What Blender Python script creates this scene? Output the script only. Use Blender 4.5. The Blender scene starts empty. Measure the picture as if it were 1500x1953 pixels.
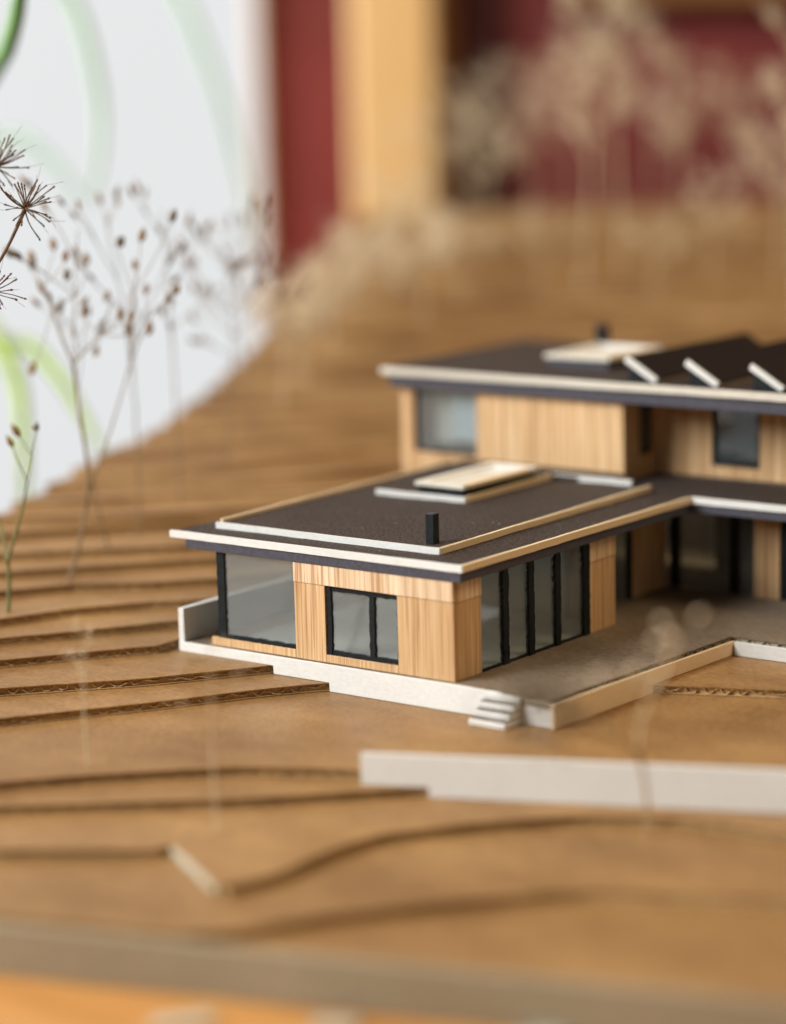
import bpy, bmesh, math, random
from mathutils import Vector, Matrix
R = math.radians
S = 0.001                      # every length below is written in millimetres
scene = bpy.context.scene
COL = scene.collection
rnd = random.Random(7)

# ------------------------------------------------------------------ camera
TH = R(37.075)                                   # heading of the camera against the model's long wall
TILT, ROLL = R(10.276), R(-1.397)
E1 = Vector((math.cos(TH), math.sin(TH), 0))     # to the right of the photograph
E2 = Vector((-math.sin(TH), math.cos(TH), 0))    # away from the photographer
fwd = Vector((-math.sin(TH) * math.cos(TILT), math.cos(TH) * math.cos(TILT), -math.sin(TILT)))
rt = E1.copy(); up = rt.cross(fwd)
r2 = rt * math.cos(ROLL) + up * math.sin(ROLL)
u2 = -rt * math.sin(ROLL) + up * math.cos(ROLL)
cam_d = bpy.data.cameras.new('camera'); cam = bpy.data.objects.new('camera', cam_d); COL.objects.link(cam)
m = Matrix((r2, u2, -fwd)).transposed().to_4x4()
m.translation = Vector((482.7, -670.7, 208.2)) * S
cam.matrix_world = m
cam_d.sensor_fit = 'VERTICAL'; cam_d.sensor_height = 36; cam_d.sensor_width = 36
cam_d.lens = 89.52
cam_d.clip_start = 0.02; cam_d.clip_end = 50
cam_d.dof.use_dof = True; cam_d.dof.focus_distance = 0.882; cam_d.dof.aperture_fstop = 3.2
cam_d.dof.aperture_blades = 0
scene.camera = cam

# ------------------------------------------------------------------ light
world = bpy.data.worlds.new('World'); scene.world = world; world.use_nodes = True
bg = world.node_tree.nodes['Background']
bg.inputs[0].default_value = (1.0, 0.80, 0.60, 1); bg.inputs[1].default_value = 0.17

def area(name, pos, target, size, power, col, size_y=None):
    d = bpy.data.lights.new(name, 'AREA'); o = bpy.data.objects.new(name, d); COL.objects.link(o)
    d.shape = 'RECTANGLE'; d.size = size; d.size_y = size_y or size; d.energy = power; d.color = col
    o.location = pos; o.rotation_euler = (Vector(target) - Vector(pos)).to_track_quat('-Z', 'Y').to_euler()
    return o
# daylight of a tall window on the photographer's left, and two added fill lamps
area('window_light', tuple(E1 * -1.25 + E2 * -0.45 + Vector((0, 0, 0.95))), (-0.02, 0.05, 0.0), 0.9, 44.0, (0.95, 0.965, 0.96), 1.0)
area('rear_fill_light', tuple(E1 * -1.1 + E2 * 0.9 + Vector((0, 0, 0.45))), tuple(E1 * 0.2 + E2 * 1.23 + Vector((0, 0, 0.1))), 0.5, 20.0, (1.0, 0.95, 0.88), 1.0)  # added off-view fill that brightens the red wall and the post
area('warm_fill_light', tuple(E1 * 0.95 + E2 * -0.15 + Vector((0, 0, 1.25))), (0, 0.1, 0), 0.8, 10.0, (1.0, 0.74, 0.45))  # added warm overhead fill, stands in for light bounced around the room

scene.view_settings.view_transform = 'Standard'; scene.view_settings.look = 'None'
scene.view_settings.gamma = 1.0; scene.view_settings.exposure = 0.0
scene.view_settings.use_curve_mapping = False
scene.render.engine = 'CYCLES'
scene.cycles.use_denoising = True
scene.cycles.max_bounces = 10; scene.cycles.transparent_max_bounces = 16
scene.cycles.use_adaptive_sampling = False
scene.cycles.caustics_refractive = False; scene.cycles.caustics_reflective = False

# ------------------------------------------------------------------ materials
MATS = {}
def nodes(name):
    mt = bpy.data.materials.new(name); mt.use_nodes = True
    nt = mt.node_tree; b = nt.nodes['Principled BSDF']; MATS[name] = mt
    return mt, nt, b
def coord(nt, sc, kind='Object'):
    tc = nt.nodes.new('ShaderNodeTexCoord'); mp = nt.nodes.new('ShaderNodeMapping')
    mp.inputs['Scale'].default_value = sc
    nt.links.new(tc.outputs[kind], mp.inputs[0]); return mp.outputs[0]
def noise(nt, vec, scale, detail=4, rough=0.55):
    n = nt.nodes.new('ShaderNodeTexNoise'); n.inputs['Scale'].default_value = scale
    n.inputs['Detail'].default_value = detail; n.inputs['Roughness'].default_value = rough
    nt.links.new(vec, n.inputs['Vector']); return n.outputs['Fac']
def ramp(nt, fac, stops):
    r = nt.nodes.new('ShaderNodeValToRGB'); e = r.color_ramp.elements
    while len(e) < len(stops): e.new(0.5)
    for el, (p, c) in zip(e, stops): el.position = p; el.color = (*c, 1)
    nt.links.new(fac, r.inputs[0]); return r.outputs[0]
def mixc(nt, a, b, fac, mode='MIX'):
    x = nt.nodes.new('ShaderNodeMix'); x.data_type = 'RGBA'; x.blend_type = mode
    for sck, v in ((x.inputs[6], a), (x.inputs[7], b), (x.inputs[0], fac)):
        if hasattr(v, 'type') and hasattr(v, 'is_linked'): nt.links.new(v, sck)
        elif isinstance(v, tuple): sck.default_value = (*v, 1)
        else: sck.default_value = v
    return x.outputs[2]
def bump(nt, b, h, strength, dist):
    n = nt.nodes.new('ShaderNodeBump'); n.inputs['Strength'].default_value = strength
    n.inputs['Distance'].default_value = dist
    nt.links.new(h, n.inputs['Height']); nt.links.new(n.outputs[0], b.inputs['Normal'])
def objrand(nt, lo, hi):
    oi = nt.nodes.new('ShaderNodeObjectInfo'); mr = nt.nodes.new('ShaderNodeMapRange')
    mr.inputs[3].default_value = lo; mr.inputs[4].default_value = hi
    nt.links.new(oi.outputs['Random'], mr.inputs[0]); return mr.outputs[0]
def bright(nt, col, val):
    h = nt.nodes.new('ShaderNodeHueSaturation'); nt.links.new(col, h.inputs['Color'])
    nt.links.new(val, h.inputs['Value']); return h.outputs[0]

def mat_card(name, c0, c1, rough=0.62, fib=1.0, spec=0.35):
    mt, nt, b = nodes(name)
    v = coord(nt, (1, 1, 1))
    big = noise(nt, coord(nt, (16, 26, 20)), 1, 6, 0.62)
    fine = noise(nt, coord(nt, (420, 1500, 900)), 1, 4, 0.6)
    col = ramp(nt, big, [(0.3, c0), (0.7, c1)])
    col = mixc(nt, col, ramp(nt, fine, [(0.34, (0.66, 0.63, 0.58)), (0.62, (1.12, 1.12, 1.12))]), min(1.0, 0.6 * fib), 'MULTIPLY')
    col = bright(nt, col, objrand(nt, 0.93, 1.06))
    nt.links.new(col, b.inputs['Base Color'])
    b.inputs['Roughness'].default_value = rough; b.inputs['Specular IOR Level'].default_value = spec
    bump(nt, b, fine, 0.25, 0.0002)
    return mt
mat_card('kraft_card', (0.215, 0.108, 0.036), (0.405, 0.232, 0.090), 0.5, 1.6)
mat_card('kraft_flute', (0.44, 0.285, 0.13), (0.64, 0.45, 0.23), 0.85, 1.4)
mat_card('deck_card', (0.155, 0.118, 0.082), (0.27, 0.207, 0.148), 0.75, 1.7)
mat_card('board_edge', (0.28, 0.23, 0.15), (0.35, 0.295, 0.20), 0.8)
mat_card('grey_card', (0.42, 0.375, 0.28), (0.54, 0.49, 0.38), 0.8)
mat_card('white_card', (0.70, 0.70, 0.67), (0.78, 0.78, 0.75), 0.55, 0.3)
mat_card('ivory_card', (0.68, 0.63, 0.53), (0.76, 0.71, 0.61), 0.6, 0.3)
mat_card('basswood_and_warmlit', (0.72, 0.55, 0.34), (0.80, 0.64, 0.43), 0.55, 0.35)

def mat_veneer(name, dark, mid, light):
    mt, nt, b = nodes(name)
    g1 = noise(nt, coord(nt, (620, 620, 7)), 1, 5, 0.62)
    g2 = noise(nt, coord(nt, (1700, 1700, 22)), 1, 3, 0.6)
    g3 = noise(nt, coord(nt, (95, 95, 5)), 1, 2, 0.5)
    col = ramp(nt, g1, [(0.36, dark), (0.46, mid), (0.66, light)])
    col = mixc(nt, col, ramp(nt, g2, [(0.36, (0.55, 0.42, 0.32)), (0.52, (1, 1, 1))]), 0.75, 'MULTIPLY')
    col = mixc(nt, col, ramp(nt, g3, [(0.35, (0.86, 0.82, 0.76)), (0.65, (1.06, 1.06, 1.06))]), 0.8, 'MULTIPLY')
    col = bright(nt, col, objrand(nt, 0.92, 1.08))
    nt.links.new(col, b.inputs['Base Color']); b.inputs['Roughness'].default_value = 0.5
    b.inputs['Specular IOR Level'].default_value = 0.35
    bump(nt, b, g1, 0.35, 0.0004)
    return mt
mat_veneer('veneer', (0.49, 0.275, 0.125), (0.66, 0.43, 0.22), (0.77, 0.55, 0.33))
mat_veneer('veneer_pale', (0.52, 0.32, 0.17), (0.76, 0.56, 0.36), (0.84, 0.68, 0.49))

def mat_roof():
    mt, nt, b = nodes('roof_felt')
    v = coord(nt, (1, 1, 1))
    sp = noise(nt, v, 1100, 3, 0.7); bigs = noise(nt, v, 40, 3)
    col = ramp(nt, sp, [(0.38, (0.014, 0.010, 0.008)), (0.54, (0.052, 0.037, 0.031)), (0.70, (0.17, 0.14, 0.12))])
    col = mixc(nt, col, ramp(nt, bigs, [(0.3, (0.85, 0.83, 0.82)), (0.7, (1.1, 1.07, 1.05))]), 0.8, 'MULTIPLY')
    vo = nt.nodes.new('ShaderNodeTexVoronoi'); vo.inputs['Scale'].default_value = 130
    nt.links.new(v, vo.inputs['Vector'])
    speck = ramp(nt, vo.outputs['Distance'], [(0.030, (1, 1, 1)), (0.045, (0, 0, 0))])
    col = mixc(nt, col, (0.6, 0.58, 0.55), speck)
    nt.links.new(col, b.inputs['Base Color']); b.inputs['Roughness'].default_value = 0.7
    b.inputs['Specular IOR Level'].default_value = 0.25
    bump(nt, b, sp, 0.6, 0.0005)
mat_roof()
def mat_plain(name, c, rough=0.5, var=0.12, scale=300, bumpd=0.0, spec=0.4):
    mt, nt, b = nodes(name)
    n = noise(nt, coord(nt, (1, 1, 1)), scale, 4)
    lo = tuple(x * (1 - var) for x in c); hi = tuple(x * (1 + var) for x in c)
    nt.links.new(ramp(nt, n, [(0.3, lo), (0.7, hi)]), b.inputs['Base Color'])
    b.inputs['Roughness'].default_value = rough; b.inputs['Specular IOR Level'].default_value = spec
    if bumpd: bump(nt, b, n, 0.5, bumpd)
    return mt
mat_plain('slate_card', (0.062, 0.060, 0.078), 0.6, 0.25, 900, 0.0002)
mat_plain('black_paint', (0.004, 0.007, 0.009), 0.5, 0.5, 500, 0.0004, 0.3)
mat_plain('panel_black', (0.016, 0.011, 0.009), 0.6, 0.3, 600, 0, 0.2)
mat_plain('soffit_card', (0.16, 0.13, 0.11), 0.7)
mat_plain('interior_card', (0.68, 0.68, 0.65), 0.7, 0.05)
mat_plain('reflection_card', (0.66, 0.78, 0.90), 0.7, 0.05)
mat_plain('wall_shade', (0.055, 0.006, 0.006), 0.6, 0.2, 9)
mat_plain('red_wall', (0.19, 0.030, 0.028), 0.6, 0.22, 7)
mat_plain('window_white', (0.80, 0.80, 0.80), 0.5, 0.03, 5)
mat_plain('rose_plaster', (0.70, 0.58, 0.52), 0.7, 0.08, 8)
mat_plain('brown_beam', (0.24, 0.105, 0.035), 0.5, 0.2, 12)
mat_plain('terracotta', (0.45, 0.20, 0.11), 0.7, 0.1, 30)
mat_plain('green_leaf', (0.10, 0.26, 0.045), 0.45, 0.25, 25)
mat_plain('pale_leaf', (0.34, 0.50, 0.36), 0.45, 0.15, 25)
mat_plain('lime_leaf', (0.36, 0.52, 0.07), 0.45, 0.2, 25)
mat_plain('dry_stem', (0.23, 0.165, 0.095), 0.75, 0.3, 200)
mat_plain('dry_stem_dark', (0.13, 0.078, 0.042), 0.7, 0.35, 300)
mat_plain('dry_stem_rose', (0.14, 0.055, 0.05), 0.7, 0.3, 300)
mat_plain('dry_straw', (0.58, 0.47, 0.30), 0.8, 0.2, 150)
mat_plain('dry_floret', (0.70, 0.59, 0.42), 0.85, 0.2, 150)
mat_plain('seed_pod', (0.21, 0.12, 0.052), 0.65, 0.4, 400)
mat_plain('seed_pod_dark', (0.12, 0.088, 0.05), 0.7, 0.4, 400)
mat_plain('moss_stem', (0.16, 0.17, 0.06), 0.7, 0.3, 200)

def mat_wood(name, c0, c1, sc):
    mt, nt, b = nodes(name)
    n = noise(nt, coord(nt, sc), 1, 5, 0.6)
    nt.links.new(ramp(nt, n, [(0.3, c0), (0.7, c1)]), b.inputs['Base Color'])
    b.inputs['Roughness'].default_value = 0.4; bump(nt, b, n, 0.2, 0.001)
mat_wood('table_wood', (0.46, 0.20, 0.05), (0.66, 0.34, 0.11), (6, 60, 60))
mat_wood('post_wood', (0.68, 0.41, 0.16), (0.78, 0.51, 0.24), (40, 40, 3))

def mat_glass():
    mt = bpy.data.materials.new('acetate'); mt.use_nodes = True; MATS['acetate'] = mt
    nt = mt.node_tree; nt.nodes.remove(nt.nodes['Principled BSDF'])
    out = nt.nodes['Material Output']
    tr = nt.nodes.new('ShaderNodeBsdfTransparent'); tr.inputs[0].default_value = (0.84, 0.87, 0.86, 1)
    gl = nt.nodes.new('ShaderNodeBsdfGlossy'); gl.inputs['Roughness'].default_value = 0.05
    gl.inputs['Color'].default_value = (0.9, 0.95, 1, 1)
    lw = nt.nodes.new('ShaderNodeLayerWeight'); lw.inputs[0].default_value = 0.5
    pw = nt.nodes.new('ShaderNodeMath'); pw.operation = 'POWER'; pw.inputs[1].default_value = 4.0; nt.links.new(lw.outputs['Facing'], pw.inputs[0])
    fr = nt.nodes.new('ShaderNodeMath'); fr.operation = 'MULTIPLY_ADD'; fr.inputs[1].default_value = 0.9; fr.inputs[2].default_value = 0.09; nt.links.new(pw.outputs[0], fr.inputs[0])
    df = nt.nodes.new('ShaderNodeBsdfDiffuse'); df.inputs[0].default_value = (0.56, 0.63, 0.66, 1)
    m0 = nt.nodes.new('ShaderNodeMixShader'); m0.inputs[0].default_value = 0.075
    nt.links.new(tr.outputs[0], m0.inputs[1]); nt.links.new(df.outputs[0], m0.inputs[2])
    mx = nt.nodes.new('ShaderNodeMixShader')
    nt.links.new(fr.outputs[0], mx.inputs[0]); nt.links.new(m0.outputs[0], mx.inputs[1]); nt.links.new(gl.outputs[0], mx.inputs[2])
    nt.links.new(mx.outputs[0], out.inputs[0])
mat_glass()
def mat_pane():
    mt, nt, b = nodes('daylight_pane')
    b.inputs['Base Color'].default_value = (0.05, 0.05, 0.05, 1); b.inputs['Roughness'].default_value = 0.9
    b.inputs['Emission Color'].default_value = (0.95, 0.98, 1.0, 1); b.inputs['Emission Strength'].default_value = 0.73
mat_pane()

# ------------------------------------------------------------------ builders
def tag(o, label=None, cat=None, group=None, kind=None):
    for k, v in (('label', label), ('category', cat), ('group', group), ('kind', kind)):
        if v: o[k] = v
    return o
def root(name, loc, label=None, cat=None, group=None, kind=None):
    o = bpy.data.objects.new(name, None); COL.objects.link(o)
    o.empty_display_size = 0.01; o.location = Vector(loc) * S
    return tag(o, label, cat, group, kind)
def origin(o):
    while o is not None and o.parent: o = o.parent
    return o.location.copy() if o is not None else Vector((0, 0, 0))
def obj(name, bm, mat, parent=None, smooth=False):
    """bmesh in world millimetres -> one mesh object"""
    me = bpy.data.meshes.new(name)
    org = origin(parent)
    for v in bm.verts: v.co = v.co * S - org
    bm.normal_update(); bm.to_mesh(me); bm.free()
    if smooth:
        for p in me.polygons: p.use_smooth = True
    for mm in (mat if isinstance(mat, (list, tuple)) else [mat]): me.materials.append(MATS[mm])
    o = bpy.data.objects.new(name, me); COL.objects.link(o); o.parent = parent
    return o
def add_box(bm, x0, x1, y0, y1, z0, z1, bev=0.15, jit=0.0):
    vs = [bm.verts.new((x + rnd.uniform(-jit, jit), y + rnd.uniform(-jit, jit), z + rnd.uniform(-jit, jit)))
          for z in (z0, z1) for y in (y0, y1) for x in (x0, x1)]
    fs = [bm.faces.new([vs[i] for i in f]) for f in ((0, 2, 3, 1), (4, 5, 7, 6), (0, 1, 5, 4), (2, 6, 7, 3), (0, 4, 6, 2), (1, 3, 7, 5))]
    if bev:
        es = {e for f in fs for e in f.edges}
        bmesh.ops.bevel(bm, geom=list(es), offset=bev, segments=1, affect='EDGES')
def box(name, x0, x1, y0, y1, z0, z1, mat, parent=None, bev=0.15, jit=0.0):
    bm = bmesh.new(); add_box(bm, x0, x1, y0, y1, z0, z1, bev, jit)
    return obj(name, bm, mat, parent)
def add_prism(bm, pts, lo, hi, axis='z', bev=0.0):
    """polygon pts extruded from lo to hi along an axis; pts are (x,y), (x,z) or (y,z)"""
    def p3(a, b, c):
        return (a, b, c) if axis == 'z' else (a, c, b) if axis == 'y' else (c, a, b)
    bot = [bm.verts.new(p3(a, b, lo)) for a, b in pts]; top = [bm.verts.new(p3(a, b, hi)) for a, b in pts]
    n = len(pts); fs = [bm.faces.new(bot[::-1]), bm.faces.new(top)]
    for i in range(n): fs.append(bm.faces.new((bot[i], bot[(i + 1) % n], top[(i + 1) % n], top[i])))
    bmesh.ops.recalc_face_normals(bm, faces=fs)
    if bev:
        bmesh.ops.bevel(bm, geom=list({e for f in fs for e in f.edges}), offset=bev, segments=1, affect='EDGES')
def prism(name, pts, lo, hi, mat, parent=None, axis='z', bev=0.12):
    bm = bmesh.new(); add_prism(bm, pts, lo, hi, axis, bev); return obj(name, bm, mat, parent)
def wobbly_bar(name, a, b, w, d, nrm, mat, parent, jit=0.12):
    """hand-painted bar from a to b, w wide, d deep along nrm, with a ragged edge"""
    a, b, nrm = Vector(a), Vector(b), Vector(nrm); ax = (b - a).normalized(); sd = ax.cross(nrm).normalized()
    n = max(4, int((b - a).length / 1.1)); bm = bmesh.new(); prev = None
    for i in range(n + 1):
        c = a.lerp(b, i / n); j1, j2 = rnd.gauss(0, jit), rnd.gauss(0, jit)
        if i in (0, n): j1 = j2 = 0
        q = [bm.verts.new(c - sd * (w / 2 + j1)), bm.verts.new(c + sd * (w / 2 + j2)),
             bm.verts.new(c + sd * (w / 2 + j2) + nrm * d), bm.verts.new(c - sd * (w / 2 + j1) + nrm * d)]
        if prev:
            for k in range(4): bm.faces.new((prev[k], prev[(k + 1) % 4], q[(k + 1) % 4], q[k]))
        else: bm.faces.new(q[::-1])
        prev = q
    bm.faces.new(prev); bmesh.ops.recalc_face_normals(bm, faces=bm.faces[:])
    return obj(name, bm, mat, parent)
def E(e1, e2, z=0.0): return E1 * e1 + E2 * e2 + Vector((0, 0, z))
def interp(tab, x):
    if x <= tab[0][0]:
        (a, b), (c, d) = tab[0], tab[1]
    elif x >= tab[-1][0]:
        (a, b), (c, d) = tab[-2], tab[-1]
    else:
        for (a, b), (c, d) in zip(tab, tab[1:]):
            if a <= x <= c: break
    return b + (d - b) * (x - a) / (c - a)

# ------------------------------------------------------------------ room behind: table, walls, window
LEFT = [(-300, -470), (38, -300), (222, -184), (284, -158), (342, -130), (455, -100), (560, -77), (800, -43), (1000, -20)]   # left cut edge of the model: e2 -> e1
FRONT = [(-600, -5.0), (600, -425.8)]                                              # front edge of the base board: e1 -> e2
RIGHT = 620.0
def left_e1(e2): return interp(LEFT, e2)

bm = bmesh.new()
pts = [E(left_e1(-40) + 4, -40)] + [E(left_e1(e) + 4, e) for e in (100, 222, 284, 342, 455, 560, 700, 800)] + [E(760, 1000), E(900, -700), E(-560, -700), E(-560, -60)]
add_prism(bm, [(p.x, p.y) for p in pts], -64, -34.2)
tag(obj('table_top', bm, 'table_wood'), kind='structure')

WALL = 1230.0
def near(e1): return -19.26 + (e1 + 19.26) * 0.885
def eprism(name, e1a, e1b, e2a, e2b, z0, z1, mat, parent=None, bev=2.0):
    bm = bmesh.new(); e1a, e1b = near(e1a), near(e1b); pts = [E(e1a, e2a), E(e1b, e2a), E(e1b, e2b), E(e1a, e2b)]
    add_prism(bm, [(p.x, p.y) for p in pts], z0, z1, 'z', bev); return obj(name, bm, mat, parent)
tag(eprism('wall', -126, 900, WALL, WALL + 60, -700, 900, 'red_wall'), kind='structure')
t = root('wood_post', E(near(-18), WALL - 45, -700), 'honey coloured wooden post standing against the red wall', 'post')
eprism('post_shaft', -47, 26, WALL - 85, WALL - 1, -690, 890, 'post_wood', t, 4)
eprism('shaded_side', 27, 44, WALL - 40, WALL - 1, -690, 890, 'brown_beam', t, 2)  # darker strip stands in for the shaded right side of the post
eprism('foot_plate', -52, 26.5, WALL - 92, WALL - 1, -700, -690, 'post_wood', t, 1)
t = root('wall_shade', E(near(66), WALL - 8, -700), 'very dark maroon upright board painting the shade on the wall right of the wooden post', 'panel')
eprism('shade_board', 44.5, 92, WALL - 14, WALL - 1, -700, 900, 'wall_shade', t, 2)  # added board, its dark colour is the wall's shade beside the post
eprism('shade_cap', 44.5, 94, WALL - 18, WALL - 1, 901, 912, 'wall_shade', t, 1)
t = root('wall_rail', E(near(400), WALL - 20, 262), 'brown wooden rail fixed high across the red wall', 'rail')
eprism('rail_board', 150, 900, WALL - 40, WALL - 1, 240, 300, 'brown_beam', t, 3)
eprism('rail_moulding', 150, 900, WALL - 48, WALL - 1, 300, 308, 'brown_beam', t, 1.5)
t = root('window', E(near(-560), WALL, -700), 'tall bright white window filling the left behind the model', 'window')
eprism('pane', -1000, -136, WALL + 10, WALL + 16, -660, 870, 'daylight_pane', t, 0)
eprism('jamb', -135, -127, WALL - 30, WALL + 40, -700, 900, 'rose_plaster', t)
eprism('jamb', -1030, -1002, WALL - 30, WALL + 40, -700, 900, 'window_white', t)
eprism('sill', -1030, -136, WALL - 130, WALL + 9, -700, -662, 'window_white', t)
eprism('head', -1000, -136, WALL - 30, WALL + 40, 872, 900, 'window_white', t)

# ------------------------------------------------------------------ terrain of stacked corrugated card
Z0, T = -9.7, 3.1
def ztop(k): return Z0 + T * k
base = [E(left_e1(e), e) for e in (900, 800, 560, 455, 342, 222, 100, 0)]
fl = E(left_e1(-60), -60)
front = [E(a, interp(FRONT, a)) for a in (-330, -128, 73, 560)]
poly = [(p.x, p.y) for p in base + [fl] + front] + [(E(RIGHT, 980)).x, (E(RIGHT, 980)).y][:0]
p = E(RIGHT + 60, 980); poly.append((p.x, p.y))
terr = root('terrain', (0, 0, -34), kind='structure')
bmb = bmesh.new(); add_prism(bmb, poly, -34, ztop(-5), 'z', 0)
obj('base_board', bmb, 'grey_card', terr)

C = {}
C[-4] = [(-330, -900), (620, -900)]
C[-3] = [(-330, -100), (-135, -195), (-63.5, -186), (-43, -176), (-15, -168), (28, -160), (84, -171), (150, -200), (620, -330)]
C[-2] = [(-330, -90), (-135, -121), (-89.5, -124), (-86.0, -120), (-84, -121), (-70, -159), (-67, -158), (-55, -150), (-41, -130), (-26, -115), (1.6, -106), (33, -101), (63, -106), (91, -123.5), (130, -150), (620, -280)]
C[-1] = [(-330, -75), (-140, -87.6), (-92.6, -86), (-61, -85), (-10, -77.5), (94, -102), (620, -225)]
C[0] = [(-330, -110), (-142, -72), (-118, -66.6), (-94, -63.5), (-70, -61), (-33, -68), (94, -101.5), (620, -222)]
C[1] = [(-330, -70), (-151, -6.8), (-101, 10), (-62, 25.6), (-42, 31), (0, 27), (67.7, 16.6), (111, 5), (620, -80)]
C[2] = [(-330, -30), (-155, 22), (-106, 31), (-62, 46), (0, 75), (100, 75), (150, 60), (620, -60)]
C[3] = [(-330, 5), (-159.6, 50.3), (-126, 61), (-97.5, 69.3), (0, 100)]
C[4] = [(-330, 20), (-162.5, 71.3), (-128, 82.7), (-99, 94), (0, 125)]
C[5] = [(-330, 30), (-165, 89.5), (-140, 105), (-113, 113), (-100, 113.5), (0, 140)]
C[6] = [(-330, 70), (-170, 125), (-143, 135), (-115, 134), (-88, 139.5), (0, 160)]
C[7] = [(-330, 100), (-173, 146.7), (-105, 161), (0, 180)]
C[8] = [(-330, 125), (-176, 168), (-106, 176.3), (0, 200)]
C[9] = [(-330, 150), (-180, 194.2), (-117, 209), (0, 225)]
def block(e1):                      # the building stands in this cut-out of the slope
    a = (0.798 * e1 + 124.5) / 0.603; b = (335 - 0.603 * e1) / 0.798
    return min(a, b)
KTOP = 35
def contour(k, e1):
    if k in C and (k < 9 or e1 < 0): v = interp(C[k], e1)
    else:
        kk = k - 10
        v = 216 + 23.3 * kk + 0.15 * (e1 + 150) + 7 * math.sin(e1 * 0.017 + k * 0.55) + 4 * math.sin(e1 * 0.043 + k * 1.7)
    if k >= 3: v = max(v, block(e1))
    return v
SHARP = {-2}
def layer(k):
    lo, hi = ztop(k - 1) + 0.02, ztop(k)
    li = 0.42
    def back_w(): return 235 if k == 0 else 110 if k in (1, 2, -1) else 95
    # left end: where the contour meets the cut edge
    a = -330.0
    for _ in range(40): a = left_e1(contour(k, a))
    n = 210; F = []; Bk = []
    for i in range(n + 1):
        e1 = a + (RIGHT - a) * i / n
        e2 = contour(k, e1)
        if k not in SHARP: e2 = sum(contour(k, e1 + d) for d in (-6, -3, 0, 3, 6)) / 5 if k < 3 else e2
        if k <= -3: e2 = max(e2, interp(FRONT, e1) + 0.6)
        F.append((e1, e2))
    bw = back_w(); eb = left_e1(F[0][1] + bw)
    for i in range(n + 1): Bk.append((eb + (RIGHT - eb) * i / n, F[i][1] + bw))
    bm = bmesh.new()
    for z0, z1 in ((lo, lo + li), (hi - li, hi)):
        prev = None
        for (f1, f2), (b1, b2) in zip(F, Bk):
            jit = rnd.gauss(0, 0.10)
            p, q = E(f1, f2 + jit), E(b1, b2)
            row = [bm.verts.new((p.x, p.y, z0)), bm.verts.new((p.x, p.y, z1)), bm.verts.new((q.x, q.y, z1)), bm.verts.new((q.x, q.y, z0))]
            if prev:
                for j in range(4): bm.faces.new((prev[j], row[j], row[(j + 1) % 4], prev[(j + 1) % 4]))
            else: bm.faces.new(row)
            prev = row
        bm.faces.new(prev[::-1])
    prev = None                                            # added backing behind the cut edge, brightens the hollows
    for (f1, f2), (b1, b2) in zip(F, Bk):
        p, q = E(f1, f2 + (0.5 if k in (-3, -4) else 1.5 if k < 11 else 0.55)), E(b1, b2 - 1.5)
        row = [bm.verts.new((p.x, p.y, lo + li)), bm.verts.new((p.x, p.y, hi - li))]
        if prev: bm.faces.new((prev[0], row[0], row[1], prev[1]))
        prev = row
    for f in bm.faces:
        if max(v.co.z for v in f.verts) < hi - 0.2 and min(v.co.z for v in f.verts) > lo + 0.3 : f.material_index = 1
    o = obj('cardboard_layer', bm, ['kraft_card', 'kraft_flute'], terr)
    if k >= 11 or k < -2: return                                     # too far off to see the flutes
    # the wave of the corrugation between the two liners
    bm = bmesh.new(); prev = None; s = rnd.uniform(0, 6); last = None
    zc = (lo + hi) / 2; am = (hi - lo) / 2 - li - 0.2
    per = 6.2
    fine = []
    for (a0, a1), (b0, b1) in zip(F, F[1:]):
        if a0 > 330: break
        ln = math.hypot(b0 - a0, b1 - a1); st = max(1, int(ln / 0.75))
        for j in range(st): fine.append((a0 + (b0 - a0) * j / st, a1 + (b1 - a1) * j / st))
    sag = 0.0; crush = 0.8; lean_ = 0.0
    for (c1, c2) in fine:
        if last: s += math.hypot(c1 - last[0], c2 - last[1])
        last = (c1, c2); sag = 0.9 * sag + rnd.gauss(0, 0.05)
        crush = min(1.0, max(0.25, crush + rnd.gauss(0, 0.10))); lean_ = 0.93 * lean_ + rnd.gauss(0, 0.22)
        ph = 2 * math.pi * s / per + 0.9 * math.sin(s * 0.09) + lean_
        z = zc + am * crush * max(-1, min(1, 1.5 * math.sin(ph))) + am * (1 - crush) * math.sin(s * 0.21) * 0.7
        p, q = E(c1, c2 + 0.1 + abs(rnd.gauss(0, 0.35)) + abs(sag) * 1.2), E(c1 + 0.6, c2 + 2.2)
        row = [bm.verts.new((q.x, q.y, z + .16)), bm.verts.new((p.x, p.y, z + .16)), bm.verts.new((p.x, p.y, z - .16)), bm.verts.new((q.x, q.y, z - .16))]
        if prev:
            for j in range(3): bm.faces.new((prev[j], row[j], row[j + 1], prev[j + 1]))
        prev = row
    obj('fluting', bm, 'kraft_flute', o)
for k in range(-4, KTOP + 1): layer(k)
# grey board closing the front of the base
fa, fb = E(-330, interp(FRONT, -330)), E(560, interp(FRONT, 560)); dd_ = (fb - fa).normalized(); nn_ = Vector((-dd_.y, dd_.x, 0))
q4 = [fa - nn_ * 3.2, fb - nn_ * 3.2, fb - nn_ * 0.1, fa - nn_ * 0.1]
bmb = bmesh.new(); add_prism(bmb, [(p.x, p.y) for p in q4], -34, -20.2, 'z', 0.3); obj('front_board', bmb, 'board_edge', terr)

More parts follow.
